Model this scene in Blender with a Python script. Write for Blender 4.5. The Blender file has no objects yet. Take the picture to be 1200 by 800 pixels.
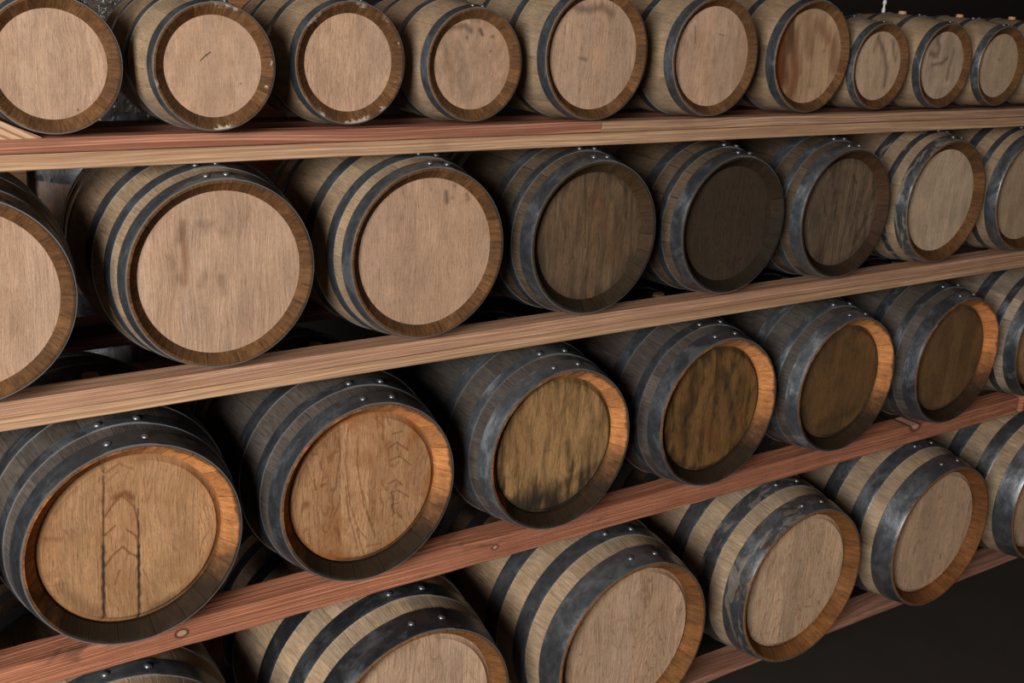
import bpy, math, random
import numpy as np
from mathutils import Vector, Matrix

S = 1.5                      # metres per survey unit
FLOOR = -1.12                # floor height in survey units, eye at 0
C = bpy.context.scene.collection
PI = math.pi
rnd = random.Random(5)

def W(x, y, z): return Vector((x*S, y*S, (z-FLOOR)*S))

# ------------------------------------------------------------------ camera
YAW, PITCH, ROLL, FPX = math.radians(34.67926), math.radians(18.57643), math.radians(3.53311), 1307.03
fw = Vector((math.sin(YAW)*math.cos(PITCH), math.cos(YAW)*math.cos(PITCH), -math.sin(PITCH)))
rt = Vector((math.cos(YAW), -math.sin(YAW), 0)); up = rt.cross(fw)
r2 = rt*math.cos(ROLL)+up*math.sin(ROLL); u2 = -rt*math.sin(ROLL)+up*math.cos(ROLL)
cam = bpy.data.cameras.new('camera'); co = bpy.data.objects.new('camera', cam); C.objects.link(co)
co.matrix_world = Matrix.Translation(W(0, 0, 0)) @ Matrix((r2, u2, -fw)).transposed().to_4x4()
cam.sensor_width = 36; cam.lens = FPX/1200*36; cam.clip_start = .02
bpy.context.scene.camera = co

def at(px, py, Y):
    """survey-unit point of the plane y=Y seen at photo pixel px,py"""
    d = fw*FPX + r2*(px-600) - u2*(py-400)
    d = d*(Y/d.y)
    return d.x, d.z

# ------------------------------------------------------------------ helpers
def tag(o, label=None, cat=None, group=None, kind=None):
    if label: o['label'] = label
    if cat: o['category'] = cat
    if group: o['group'] = group
    if kind: o['kind'] = kind
    return o
def empty(name, loc, label, cat, group=None):
    o = bpy.data.objects.new(name, None); C.objects.link(o); o.location = loc
    o.empty_display_size = .05
    return tag(o, label, cat, group)
def mesh_obj(name, verts, faces, mats, parent=None, mi=None, smooth=True, loc=None):
    m = bpy.data.meshes.new(name); m.from_pydata(verts, [], faces); m.update()
    for k in (mats if isinstance(mats, (list, tuple)) else [mats]): m.materials.append(k)
    if mi is not None: m.polygons.foreach_set('material_index', mi)
    m.polygons.foreach_set('use_smooth', [smooth]*len(m.polygons))
    o = bpy.data.objects.new(name, m); C.objects.link(o)
    if parent: o.parent = parent
    if loc is not None: o.location = loc
    return o
def revolve(prof, n, closed=False, phase=0.0):
    """profile [(rho,y)] turned round the Y axis, angle from +Z towards +X"""
    V = []; F = []
    k = len(prof)
    for i in range(n):
        a = 2*PI*i/n + phase
        s, c = math.sin(a), math.cos(a)
        for (p, y) in prof: V.append((p*s, y, p*c))
    for i in range(n):
        j = (i+1) % n
        for q in range(k if closed else k-1):
            w = (q+1) % k
            F.append((i*k+q, i*k+w, j*k+w, j*k+q))
    return V, F
def smooth_sharp(o, deg=35):
    m = o.data; m.update()
    import bmesh
    bm = bmesh.new(); bm.from_mesh(m)
    bmesh.ops.recalc_face_normals(bm, faces=bm.faces)
    for e in bm.edges:
        if len(e.link_faces) == 2 and e.calc_face_angle(0) > math.radians(deg): e.smooth = False
    bm.to_mesh(m); bm.free()

# ------------------------------------------------------------------ node helpers
class NT:
    def __init__(s, name):
        s.m = bpy.data.materials.new(name); s.m.use_nodes = True
        s.t = s.m.node_tree; s.t.nodes.clear()
        s.out = s.t.nodes.new('ShaderNodeOutputMaterial'); s.b = s.t.nodes.new('ShaderNodeBsdfPrincipled')
        s.t.links.new(s.b.outputs[0], s.out.inputs[0])
    def set(s, sock, v):
        if isinstance(v, bpy.types.NodeSocket): s.t.links.new(v, sock)
        elif v is not None:
            if sock.type == 'RGBA' and len(v) == 3: v = (*v, 1)
            sock.default_value = v
    def mth(s, op, a, b=None, c=None, clamp=False):
        n = s.t.nodes.new('ShaderNodeMath'); n.operation = op; n.use_clamp = clamp
        for i, v in enumerate((a, b, c)):
            if v is not None: s.set(n.inputs[i], v)
        return n.outputs[0]
    def ss(s, x, a, b):
        n = s.t.nodes.new('ShaderNodeMapRange'); n.interpolation_type = 'SMOOTHSTEP'
        s.set(n.inputs[0], x); s.set(n.inputs[1], a); s.set(n.inputs[2], b); return n.outputs[0]
    def mix(s, f, a, b, mode='MIX'):
        n = s.t.nodes.new('ShaderNodeMix'); n.data_type = 'RGBA'; n.blend_type = mode
        s.set(n.inputs[0], f); s.set(n.inputs[6], a); s.set(n.inputs[7], b); return n.outputs[2]
    def xyz(s):
        tc = s.t.nodes.new('ShaderNodeTexCoord'); sp = s.t.nodes.new('ShaderNodeSeparateXYZ')
        s.t.links.new(tc.outputs['Object'], sp.inputs[0]); return sp.outputs
    def vec(s, x, y, z):
        n = s.t.nodes.new('ShaderNodeCombineXYZ'); s.set(n.inputs[0], x); s.set(n.inputs[1], y); s.set(n.inputs[2], z); return n.outputs[0]
    def noise(s, v, scale=1, detail=3, rough=.55, dist=0):
        n = s.t.nodes.new('ShaderNodeTexNoise'); s.set(n.inputs['Vector'], v)
        n.inputs['Scale'].default_value = scale; n.inputs['Detail'].default_value = detail
        n.inputs['Roughness'].default_value = rough; n.inputs['Distortion'].default_value = dist; return n.outputs[0]
    def hc(s, x, k=2.4):      # stretch a noise around its middle
        return s.mth('MULTIPLY_ADD', x, k, .5-.5*k, clamp=True)
    def white(s, w):
        n = s.t.nodes.new('ShaderNodeTexWhiteNoise'); n.noise_dimensions = '1D'; s.set(n.inputs['W'], w); return n.outputs[0]
    def attr(s, name):
        n = s.t.nodes.new('ShaderNodeAttribute'); n.attribute_name = name; return n.outputs['Fac']
    def bump(s, h, strength, dist):
        n = s.t.nodes.new('ShaderNodeBump'); n.inputs['Strength'].default_value = strength
        n.inputs['Distance'].default_value = dist; s.set(n.inputs['Height'], h); s.t.links.new(n.outputs[0], s.b.inputs['Normal'])
    def fin(s, col, rough=.7, metal=0.0, spec=.3):
        s.set(s.b.inputs['Base Color'], col); s.set(s.b.inputs['Roughness'], rough)
        s.set(s.b.inputs['Metallic'], metal); s.set(s.b.inputs['Specular IOR Level'], spec); return s.m

def mul(c, k): return tuple(min(1, v*k) for v in c)

def stave_mat(name, r, N, base, var=.25, grain=.5, seed=0.0, seam=.6, stain=None, stain_col=(.02, .015, .01), fine=1.0, chime=False, grime=0.0, rough=.75, chips=0.0):
    n = NT(name); X, Y, Z = n.xyz()
    ang = n.mth('ARCTAN2', X, Z)
    a = n.mth('ADD', n.mth('MULTIPLY', ang, N/(2*PI)), seed*7.3+40)
    # staves of unequal width
    a = n.mth('ADD', a, n.mth('MULTIPLY', n.mth('SINE', n.mth('MULTIPLY', ang, 3.0)), .35))
    idx = n.mth('FLOOR', a); fr = n.mth('FRACT', a)
    w1 = n.white(n.mth('ADD', idx, seed*11.7))
    edge = n.mth('MINIMUM', fr, n.mth('SUBTRACT', 1, fr))
    sm = n.ss(edge, 0.0, .028)           # 0 at seam
    rad = n.mth('SQRT', n.mth('ADD', n.mth('MULTIPLY', X, X), n.mth('MULTIPLY', Z, Z)))
    if chime:
        g = n.noise(n.vec(n.mth('MULTIPLY', ang, 26*fine), n.mth('MULTIPLY', rad, 6/r), n.mth('MULTIPLY', Y, 6/r)), 1, 4, .65)
        g2 = n.noise(n.vec(X, Y, Z), 3.2/r, 3, .6)
    else:
        g = n.noise(n.vec(n.mth('MULTIPLY', ang, 62*fine), n.mth('MULTIPLY', Y, 4.0/r), n.mth('ADD', idx, seed)), 1, 5, .7)
        g2 = n.noise(n.vec(n.mth('MULTIPLY', ang, 3.5), n.mth('MULTIPLY', Y, 2.2/r), n.mth('MULTIPLY', idx, 3.1)), 1, 3, .6)
    g = n.hc(g); g2 = n.hc(g2, 2.0)
    k = n.mth('ADD', n.mth('MULTIPLY', w1, var), 1-var*.5)
    k = n.mth('MULTIPLY', k, n.mth('ADD', n.mth('MULTIPLY', g, grain), 1-grain*.5))
    k = n.mth('MULTIPLY', k, n.mth('ADD', n.mth('MULTIPLY', g2, .5), .75))
    sk = n.mth('MULTIPLY', n.mth('ADD', n.mth('MULTIPLY', w1, .8), .4), seam)
    k = n.mth('MULTIPLY', k, n.mth('SUBTRACT', 1, n.mth('MULTIPLY', n.mth('SUBTRACT', 1, sm), sk)))
    ff = n.noise(n.vec(n.mth('MULTIPLY', ang, 110), n.mth('MULTIPLY', Y, (9 if not chime else 60)/r), n.mth('MULTIPLY', rad, 20/r)), 1, 3, .7)
    ff = n.hc(ff)
    k = n.mth('MULTIPLY', k, n.mth('ADD', n.mth('MULTIPLY', ff, .55), .72))
    col = n.mix(1.0, base, n.vec(k, k, k), 'MULTIPLY')
    w2 = n.white(n.mth('ADD', idx, seed*5.1+90))
    col = n.mix(n.mth('MULTIPLY', w2, .35), col, n.mix(1.0, col, (1.15, .95, .75), 'MULTIPLY'))
    sn = n.noise(n.vec(X, n.mth('MULTIPLY', Y, .5), Z), 1.6/r, 4, .6, .3)
    if stain:
        col = n.mix(n.mth('MULTIPLY', n.ss(sn, .5, .72), stain), col, stain_col)
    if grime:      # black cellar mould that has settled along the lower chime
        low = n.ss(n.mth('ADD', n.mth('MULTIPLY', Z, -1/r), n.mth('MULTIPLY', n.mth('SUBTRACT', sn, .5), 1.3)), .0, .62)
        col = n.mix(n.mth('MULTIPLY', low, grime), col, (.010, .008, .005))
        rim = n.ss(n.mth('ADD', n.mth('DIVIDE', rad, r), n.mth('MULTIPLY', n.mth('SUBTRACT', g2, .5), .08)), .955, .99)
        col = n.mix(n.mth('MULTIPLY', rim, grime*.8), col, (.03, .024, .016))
    if chips:      # pale splintered spots along the outer arris of the chime
        cn = n.noise(n.vec(X, Y, Z), 14/r, 3, .6)
        c2 = n.noise(n.vec(n.mth('ADD', X, seed), Y, Z), 2.4/r, 2, .5)
        f = n.mth('MULTIPLY', n.ss(n.mth('ADD', n.mth('DIVIDE', rad, r), n.mth('MULTIPLY', n.mth('SUBTRACT', cn, .5), .25)), .93, .97), n.ss(c2, .53, .63))
        col = n.mix(n.mth('MULTIPLY', f, chips), col, (.52, .42, .33))
    h = n.mth('ADD', n.mth('MULTIPLY', g, .3), n.mth('MULTIPLY', sm, .7))
    n.bump(h, .6, r*.012)
    return n.fin(col, rough, 0, .10 if chime else .2)

def head_mat(name, rh, base, seed=0.0, planks=5, rot=0.0, var=.18, grain=.5, pores=.5, mottle=.0, mottle_col=(.03, .02, .012), seam=.35,
             rim_dirt=0.0, red=(.15, .05, .016), low=0.0, warm=0.0, fine=1.0, fig=.15, figk=7.0, fig_col=None, ms=1.0, mz=.6):
    n = NT(name); X0, Y, Z0 = n.xyz()
    cr, sr = math.cos(rot), math.sin(rot)
    X = n.mth('DIVIDE', n.mth('ADD', n.mth('MULTIPLY', X0, cr), n.mth('MULTIPLY', Z0, -sr)), rh)
    Z = n.mth('DIVIDE', n.mth('ADD', n.mth('MULTIPLY', X0, sr), n.mth('MULTIPLY', Z0, cr)), rh)
    p = n.mth('ADD', n.mth('MULTIPLY', X, planks/2), seed*3.7+20)
    p = n.mth('ADD', p, n.mth('MULTIPLY', n.mth('SINE', n.mth('MULTIPLY', p, 2.1)), .22))
    idx = n.mth('FLOOR', p); fr = n.mth('FRACT', p)
    edge = n.mth('MINIMUM', fr, n.mth('SUBTRACT', 1, fr)); sm = n.ss(edge, 0, .012)
    w1 = n.white(n.mth('ADD', idx, seed*13.1+3)); w2 = n.white(n.mth('ADD', idx, seed*7.7+31))
    wob = n.noise(n.vec(n.mth('MULTIPLY', X, 1.2), n.mth('MULTIPLY', Z, .8), n.mth('ADD', idx, seed*9)), 1, 2, .5)
    gx = n.mth('ADD', X, n.mth('MULTIPLY', wob, .28))
    g = n.noise(n.vec(n.mth('MULTIPLY', gx, 66*fine), n.mth('MULTIPLY', Z, 1.7), n.mth('ADD', idx, seed)), 1, 5, .65)
    pr = n.noise(n.vec(n.mth('MULTIPLY', gx, 95*fine), n.mth('MULTIPLY', Z, 7*fine), seed), 1, 2, .6)
    pr = n.ss(pr, .52, .70)
    g2 = n.noise(n.vec(n.mth('MULTIPLY', X, 2.4), n.mth('MULTIPLY', Z, 1.3), n.mth('ADD', idx, seed*3)), 1, 3, .55)
    g = n.hc(g); g2 = n.hc(g2, 2.0)
    k = n.mth('ADD', n.mth('MULTIPLY', w1, var), 1-var*.5)
    k = n.mth('MULTIPLY', k, n.mth('ADD', n.mth('MULTIPLY', g, grain*.6), 1-grain*.3))
    k = n.mth('MULTIPLY', k, n.mth('ADD', n.mth('MULTIPLY', g2, .4), .8))
    fi = n.noise(n.vec(n.mth('MULTIPLY', gx, 150), n.mth('MULTIPLY', Z, 26), seed), 1, 2, .7)
    fi = n.hc(fi)
    k = n.mth('MULTIPLY', k, n.mth('ADD', n.mth('MULTIPLY', fi, .36), .82))
    k = n.mth('MULTIPLY', k, n.mth('SUBTRACT', 1, n.mth('MULTIPLY', pr, pores*.45)))
    k = n.mth('MULTIPLY', k, n.mth('ADD', n.mth('MULTIPLY', sm, seam), 1-seam))
    col = n.mix(1.0, base, n.vec(k, k, k), 'MULTIPLY')
    col = n.mix(n.mth('MULTIPLY', w2, .3+warm), col, n.mix(1.0, col, (1.12, .93, .74), 'MULTIPLY'))
    sn = n.noise(n.vec(n.mth('ADD', n.mth('MULTIPLY', X, ms), seed*2), n.mth('MULTIPLY', Z, mz), seed), 2.6, 5, .65, .4)
    if mottle:
        col = n.mix(n.mth('MULTIPLY', n.ss(sn, .42, .66), mottle), col, mottle_col)
    fg = n.noise(n.vec(n.mth('MULTIPLY', X, 2.0), n.mth('MULTIPLY', Z, .55), n.mth('ADD', n.mth('MULTIPLY', idx, 1.7), seed)), 1, 3, .45, .2)
    fl = n.mth('FRACT', n.mth('MULTIPLY', fg, figk*2))
    fl = n.mth('MULTIPLY', n.ss(fl, .62, .93), n.mth('SUBTRACT', 1, n.ss(fl, .94, 1.0)))
    fb = n.ss(n.noise(n.vec(n.mth('MULTIPLY', X, 30), n.mth('MULTIPLY', Z, 14), seed), 1, 3, .6), .36, .52)
    fl = n.mth('MULTIPLY', n.mth('MULTIPLY', fl, fb), n.mth('ADD', n.mth('MULTIPLY', w2, .8), .2))
    col = n.mix(n.mth('MULTIPLY', fl, fig), col, fig_col if fig_col else n.mix(1.0, col, (.45, .33, .25), 'MULTIPLY'))
    rr = n.mth('SQRT', n.mth('ADD', n.mth('MULTIPLY', X, X), n.mth('MULTIPLY', Z, Z)))
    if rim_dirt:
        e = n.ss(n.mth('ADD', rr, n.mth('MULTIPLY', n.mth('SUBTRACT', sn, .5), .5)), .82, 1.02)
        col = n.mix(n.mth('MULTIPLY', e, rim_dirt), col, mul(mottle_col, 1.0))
    if low:
        e = n.ss(n.mth('ADD', n.mth('MULTIPLY', Z, -1), n.mth('MULTIPLY', n.mth('SUBTRACT', sn, .5), 1.6)), .35, .95)
        col = n.mix(n.mth('MULTIPLY', e, low), col, (.02, .016, .01))
    col = n.mix(n.attr('stain_red'), col, red)
    col = n.mix(n.attr('stain_dark'), col, (.018, .013, .009))
    h = n.mth('ADD', n.mth('MULTIPLY', g, .5), n.mth('MULTIPLY', pr, -.3))
    n.bump(h, .5, rh*.008)
    return n.fin(col, .72, 0, .22)

def hoop_mat(name, r, base=(.15, .16, .17), seed=0.0, patch=.4, patch_col=(.32, .34, .36), rust=0.0, rough=.36, metal=.8, tan=0.0):
    n = NT(name); X, Y, Z = n.xyz()
    ang = n.mth('ARCTAN2', X, Z)
    v = n.vec(n.mth('ADD', n.mth('MULTIPLY', X, 1), seed*3.3), n.mth('MULTIPLY', Y, 1.4), Z)
    a = n.noise(v, 2.2/r, 5, .65, .6)
    b = n.noise(v, 9/r, 4, .7)
    c = n.noise(n.vec(n.mth('MULTIPLY', ang, 9), n.mth('MULTIPLY', Y, 40/r), seed), 1, 3, .6)
    k = n.mth('ADD', n.mth('MULTIPLY', b, 1.1), n.mth('MULTIPLY', a, .35))
    k = n.mth('ADD', k, .18)
    col = n.mix(1.0, base, n.vec(k, k, k), 'MULTIPLY')
    pm = n.mth('MULTIPLY', n.ss(n.mth('ADD', n.mth('MULTIPLY', a, .75), n.mth('MULTIPLY', c, .25)), .5, .66), patch)
    col = n.mix(pm, col, patch_col)
    ro = n.mth('ADD', n.mth('MULTIPLY', n.ss(a, .35, .65), .22), n.mth('ADD', n.mth('MULTIPLY', b, .16), rough-.19))
    met = metal
    if rust:
        rm = n.mth('MULTIPLY', n.ss(n.noise(v, 3.7/r, 5, .7, .8), .55, .68), rust)
        col = n.mix(rm, col, (.16, .07, .03)); met = n.mth('SUBTRACT', metal, n.mth('MULTIPLY', rm, metal))
    if tan:
        rm = n.mth('MULTIPLY', n.ss(n.noise(n.vec(n.mth('MULTIPLY', X, 1.0), n.mth('MULTIPLY', Y, 2.0), n.mth('MULTIPLY', Z, .6)), 3.1/r, 3, .6, 1.2), .53, .6), tan)
        col = n.mix(rm, col, (.30, .24, .15)); met = n.mth('SUBTRACT', metal, n.mth('MULTIPLY', rm, metal))
    n.bump(n.mth('ADD', a, n.mth('MULTIPLY', b, .4)), .35, r*.012)
    return n.fin(col, ro, met, .5)

def lumber_mat(name, base, seed=0.0, lines=.5, dark=(.10, .05, .03), saw=0.0, dirt=.15, freq=1.0, knots=()):
    n = NT(name); X, Y, Z = n.xyz()
    wob = n.noise(n.vec(n.mth('ADD', n.mth('MULTIPLY', X, 1.3), seed*5), n.mth('MULTIPLY', Y, 2), n.mth('MULTIPLY', Z, 2)), 1, 2, .5)
    zz = n.mth('ADD', n.mth('ADD', Z, n.mth('MULTIPLY', Y, .33)), n.mth('MULTIPLY', wob, .035))
    g = n.noise(n.vec(n.mth('MULTIPLY', X, 1.6), 0.0, n.mth('MULTIPLY', zz, 330*freq)), 1, 3, .65)
    line = n.ss(g, .38, .60)
    f = n.noise(n.vec(n.mth('MULTIPLY', X, 14), n.mth('MULTIPLY', Y, 500), n.mth('MULTIPLY', Z, 500)), 1, 3, .6)
    big = n.noise(n.vec(n.mth('ADD', n.mth('MULTIPLY', X, 2.2), seed), n.mth('MULTIPLY', Y, 9), n.mth('MULTIPLY', Z, 12)), 1, 3, .55)
    f = n.hc(f)
    k = n.mth('MULTIPLY', n.mth('ADD', n.mth('MULTIPLY', f, .5), .75), n.mth('ADD', n.mth('MULTIPLY', big, .5), .75))
    col = n.mix(1.0, base, n.vec(k, k, k), 'MULTIPLY')
    col = n.mix(n.mth('MULTIPLY', n.mth('SUBTRACT', 1, line), lines), col, n.mix(1.0, col, dark, 'MIX'))
    col = n.mix(n.mth('MULTIPLY', n.mth('SUBTRACT', 1, line), lines), col, dark)
    dn = n.noise(n.vec(n.mth('ADD', n.mth('MULTIPLY', X, 5), seed*2), n.mth('MULTIPLY', Y, 14), n.mth('MULTIPLY', Z, 20)), 1, 4, .65, .4)
    col = n.mix(n.mth('MULTIPLY', n.ss(dn, .58, .72), dirt), col, (.05, .03, .02))
    h = n.mth('ADD', n.mth('MULTIPLY', line, .6), n.mth('MULTIPLY', f, .3))
    if saw:
        w = n.mth('SINE', n.mth('MULTIPLY', n.mth('ADD', X, n.mth('MULTIPLY', Z, .9)), 1350))
        k2 = n.mth('ADD', n.mth('MULTIPLY', w, .05*saw), 1-.03*saw)
        col = n.mix(1.0, col, n.vec(k2, k2, k2), 'MULTIPLY')
    if knots:
        gp = n.t.nodes.new('ShaderNodeNewGeometry'); sp = n.t.nodes.new('ShaderNodeSeparateXYZ'); n.t.links.new(gp.outputs['Position'], sp.inputs[0])
        for kx, ky, kr in knots:
            q = at(kx, ky, 1.0); wx, wz = q[0]*S, (q[1]-FLOOR)*S; R0 = .0055*kr
            dx = n.mth('MULTIPLY', n.mth('SUBTRACT', sp.outputs[0], wx), .7); dz = n.mth('SUBTRACT', sp.outputs[2], wz)
            d = n.mth('DIVIDE', n.mth('SQRT', n.mth('ADD', n.mth('MULTIPLY', dx, dx), n.mth('MULTIPLY', dz, dz))), R0)
            d = n.mth('ADD', d, n.mth('MULTIPLY', n.mth('SUBTRACT', big, .5), 1.2))
            col = n.mix(n.mth('SUBTRACT', 1, n.ss(d, 1.0, 1.7)), col, (.10, .04, .025))
            col = n.mix(n.mth('SUBTRACT', 1, n.ss(d, .55, 1.0)), col, (.50, .27, .19))
    n.bump(h, .7, .0015)
    return n.fin(col, .75, 0, .2)

def plain_mat(name, base, rough=.6, metal=0.0, var=.4, scale=30, bump=.0005):
    n = NT(name); X, Y, Z = n.xyz(); v = n.vec(X, Y, Z)
    a = n.noise(v, scale, 4, .6); k = n.mth('ADD', n.mth('MULTIPLY', a, var), 1-var/2)
    col = n.mix(1.0, base, n.vec(k, k, k), 'MULTIPLY'); n.bump(a, .4, bump)
    return n.fin(col, rough, metal, .4)

RIVET = plain_mat('rivet_steel', (.20, .205, .21), .42, .85)
EDGE = plain_mat('hoop_edge_highlight_steel', (.62, .63, .64), .38, .9, .8, 40)  # paler steel paints a bright rim highlight onto the hoop edges
BUNG = plain_mat('bung_wood', (.40, .22, .11), .7, 0, .5, 60)

# ------------------------------------------------------------------ barrel
TYPES = {
 # L, bulge, head radius, recess, hoop bands (from the front), staves, planks
 'A': dict(L=3.10, bul=1.135, rh=.81, dep=.115, hoops=[(.012, .205), (.93, 1.12)], N=18, bev=.0, rout=.965),
 'a': dict(L=2.90, bul=1.125, rh=.855, dep=.11, hoops=[(.012, .205), (.85, 1.02)], N=20, bev=.0, rout=.968),
 'B': dict(L=2.62, bul=1.19, p=1.65, rh=.875, dep=.09, hoops=[(.010, .165), (.31, .45), (.74, .91)], N=24, bev=.0, rout=.972),
 'b': dict(L=2.70, bul=1.18, p=1.7, rh=.845, dep=.125, hoops=[(.010, .205), (.36, .47), (.70, .87)], N=22, bev=.0, rout=.972),
 'C': dict(L=2.80, bul=1.185, rh=.865, dep=.145, hoops=[(.008, .20), (.35, .47), (.76, .93)], N=24, bev=.065, rout=.975),
 'D': dict(L=3.00, bul=1.185, rh=.89, dep=.14, hoops=[(.008, .285), (.485, .68), (.95, 1.17)], N=26, bev=.055, rout=.975),
}
TYPES['A2'] = dict(TYPES['A'], bul=1.09)
TYPES['a2'] = dict(TYPES['a'], bul=1.095)
BEAM_D = .038      # front beam depth
def rad_at(T, y):
    t = y/T['L']; return T['bul']-(T['bul']-1)*abs(2*t-1)**T.get('p', 2)

def blob_attrs(o, rh, strokes_dark, strokes_red):
    m = o.data; n = len(m.vertices)
    co_ = np.empty(n*3, dtype=np.float32); m.vertices.foreach_get('co', co_); co_ = co_.reshape(-1, 3)
    P = co_[:, (0, 2)]/rh
    for nm, st in (('stain_dark', strokes_dark), ('stain_red', strokes_red)):
        val = np.zeros(n, dtype=np.float32)
        for s in st:
            pts, w, k = s['p'], s['w'], s['k']; soft = s.get('s', 1.0)
            best = np.full(n, 1e9)
            if len(pts) == 1: pts = [pts[0], (pts[0][0]+1e-4, pts[0][1])]
            for (a, b) in zip(pts[:-1], pts[1:]):
                a = np.array(a); b = np.array(b); d = b-a; L2 = float(d@d)+1e-12
                t = np.clip(((P-a)@d)/L2, 0, 1); q = a+t[:, None]*d
                best = np.minimum(best, np.hypot(*(P-q).T))
            wob = 1+(.35 if w < .06 else .12)*np.sin(P[:, 1]*41+P[:, 0]*17)*np.sin(P[:, 0]*53-P[:, 1]*11) if w < .06 else 1+.3*np.sin(P[:, 0]*34+P[:, 1]*2)*np.sin(P[:, 1]*5+P[:, 0]*9)
            v = np.clip(1-best/(w*wob), 0, 1)**soft
            val = np.maximum(val, k*v*v*(3-2*v))
        at_ = m.attributes.new(nm, 'FLOAT', 'POINT'); at_.data.foreach_set('value', val)

def build_head(rh, dep, bev, mat, parent, r, front=True, L=None, detail=False, strokes=((), ()), Rb=0):
    """round oak head, bevelled to its edge; faces -Y"""
    nt = 300 if detail else 72
    nr = 110 if detail else 6
    b = bev
    prof = [(.0001, dep)]
    for i in range(1, nr+1): prof.append(((rh-b)*i/nr, dep))
    if b: prof += [(rh-b+.004, dep+.006), (rh-.008, dep+.040)]
    prof += [(rh+.03, dep+.046)]
    prof = [(p*r, y*r) for p, y in prof]
    if not front: prof = [(p, L*r-y) for p, y in prof]
    V, F = revolve(prof, nt)
    o = mesh_obj('head', V, F, mat, parent, loc=(0, 0, Rb))
    smooth_sharp(o, 40)
    if front: blob_attrs(o, rh*r, *strokes)
    return o

RSEP = {'A': .10, 'A2': .10, 'a': .10, 'a2': .10, 'B': .105, 'b': .11, 'C': .165, 'D': .16}
def make_barrel(name, T, x, y, zc, r, mats, label, group=None, rows_rivet=True, strokes=((), ()), detail=False, seam=0.0, bung=True, upright=False, bands=None):
    """x,y,zc,r in metres: centre of the front rim"""
    rsep = RSEP[T]; T = TYPES[T] if isinstance(T, str) else T
    L = T['L']; Rb = T['bul']*r
    root = empty(name, (x, y, zc-Rb), label, 'barrel', group)
    # staves: bulged shell with its chimes
    prof = []; ids = []
    rh, dep, ro = T['rh'], T['dep'], T['rout']
    inner = [(rh-.005, dep+.065), (rh, dep-.004), (ro-.004, .006), (ro, 0.0)]
    prof += inner; ids += [1, 1, 1, 1]
    prof += [(1.0-.006, 0.0)]; ids += [1]
    prof += [(1.0, .008)]; ids += [0]
    nb = 26
    for i in range(1, nb): yy = L*i/nb; prof.append((rad_at(T, yy), yy)); ids.append(0)
    prof += [(1.0, L-.008)]; ids += [1]
    prof += [(1.0-.006, L), (ro, L), (ro-.004, L-.006), (rh, L-dep+.004), (rh-.005, L-dep-.065)]
    ids += [1, 1, 1, 1]
    n = 120
    V, F = revolve([(p*r, q*r) for p, q in prof], n)
    mi = ids*n
    st = mesh_obj('staves', V, F, [mats['body'], mats['chime']], root, mi, loc=(0, 0, Rb))
    smooth_sharp(st, 17)
    build_head(rh, dep, T['bev'], mats['head'], root, r, True, L, detail, strokes, Rb)
    build_head(rh, dep, T['bev'], mats['back'], root, r, False, L, False, ((), ()), Rb)
    # hoops
    th = .0125*(.15/r)**.35
    hs = list(T['hoops'])
    for fr_, (h0, h1) in [(1, h) for h in hs]+[(0, (L-h[1], L-h[0])) for h in reversed(hs)]:
        lap0, lap1 = seam-rsep-.08, seam+rsep+.09
        k = 5; nn = 144
        Vv = []; Ff = []
        pk = None
        for i in range(nn):
            a = 2*PI*i/nn; s_, c_ = math.sin(a), math.cos(a)
            aa = (a+PI) % (2*PI)-PI
            e = max(0, min(1, (aa-lap0)/.035, (lap1-aa)/.035))
            add = th*(1+.75*e)
            ring = []
            for j in range(k+1):
                yy = h0+(h1-h0)*j/k; p = rad_at(T, yy); q = add
                ring.append((p+q, yy))
            ring[0] = (ring[0][0]-.003, ring[0][1]); ring.insert(1, (rad_at(T, h0)+add, h0+.006))
            ring[-1] = (ring[-1][0]-.003, ring[-1][1]); ring.insert(-1, (rad_at(T, h1)+add, h1-.006))
            ring = [(rad_at(T, h0)-.002, h0)]+ring+[(rad_at(T, h1)-.002, h1)]
            pk = len(ring)
            for (p, yy) in ring: Vv.append((p*r*s_, yy*r, p*r*c_))
        for i in range(nn):
            j = (i+1) % nn
            for q in range(pk-1): Ff.append((i*pk+q, i*pk+q+1, j*pk+q+1, j*pk+q))
        ho = mesh_obj('hoop', Vv, Ff, [mats['hoop'], EDGE], root, [1 if q == 0 else 0 for i in range(nn) for q in range(pk-1)], loc=(0, 0, Rb)); smooth_sharp(ho, 32)
        if fr_ and rows_rivet:
            ym = (h0+h1)/2; rr = rad_at(T, ym)+th*1.7
            for da in (-rsep, rsep):
                a = seam+da+rnd.uniform(-.01, .01)
                rv = .0058*(r/.15)**.6
                vv, ff = [], []
                for lv, (pr_, hh) in enumerate([(1.0, -.1), (1.0, .1), (.85, .38), (.5, .58), (.02, .66)]):
                    for q in range(14):
                        t = 2*PI*q/14; vv.append((pr_*rv*math.cos(t), pr_*rv*math.sin(t), hh*rv))
                for lv in range(4):
                    for q in range(14):
                        w = (q+1) % 14; ff.append((lv*14+q, lv*14+w, lv*14+14+w, lv*14+14+q))
                M = Matrix.Rotation(a, 4, 'Y') @ Matrix.Translation((0, ym*r, rr*r))
                vv = [tuple(M @ Vector(v)) for v in vv]
                mesh_obj('rivet', vv, ff, RIVET, ho)
    if bung:
        rb = .10*r if r < .12 else .085*r
        vv, ff = revolve([(.001, .0), (rb*.9, .0), (rb, -.004), (rb*.92, -.03*1), (.001, -.03)], 20)
        # turned so the tapered plug points down into the bilge
        vv = [(v[0], v[2]+L*r/2, v[1]+Rb+.006) for v in vv]
        b_ = mesh_obj('bung', vv, ff, BUNG, root, loc=(0, 0, Rb)); smooth_sharp(b_, 30)
    return root

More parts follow.
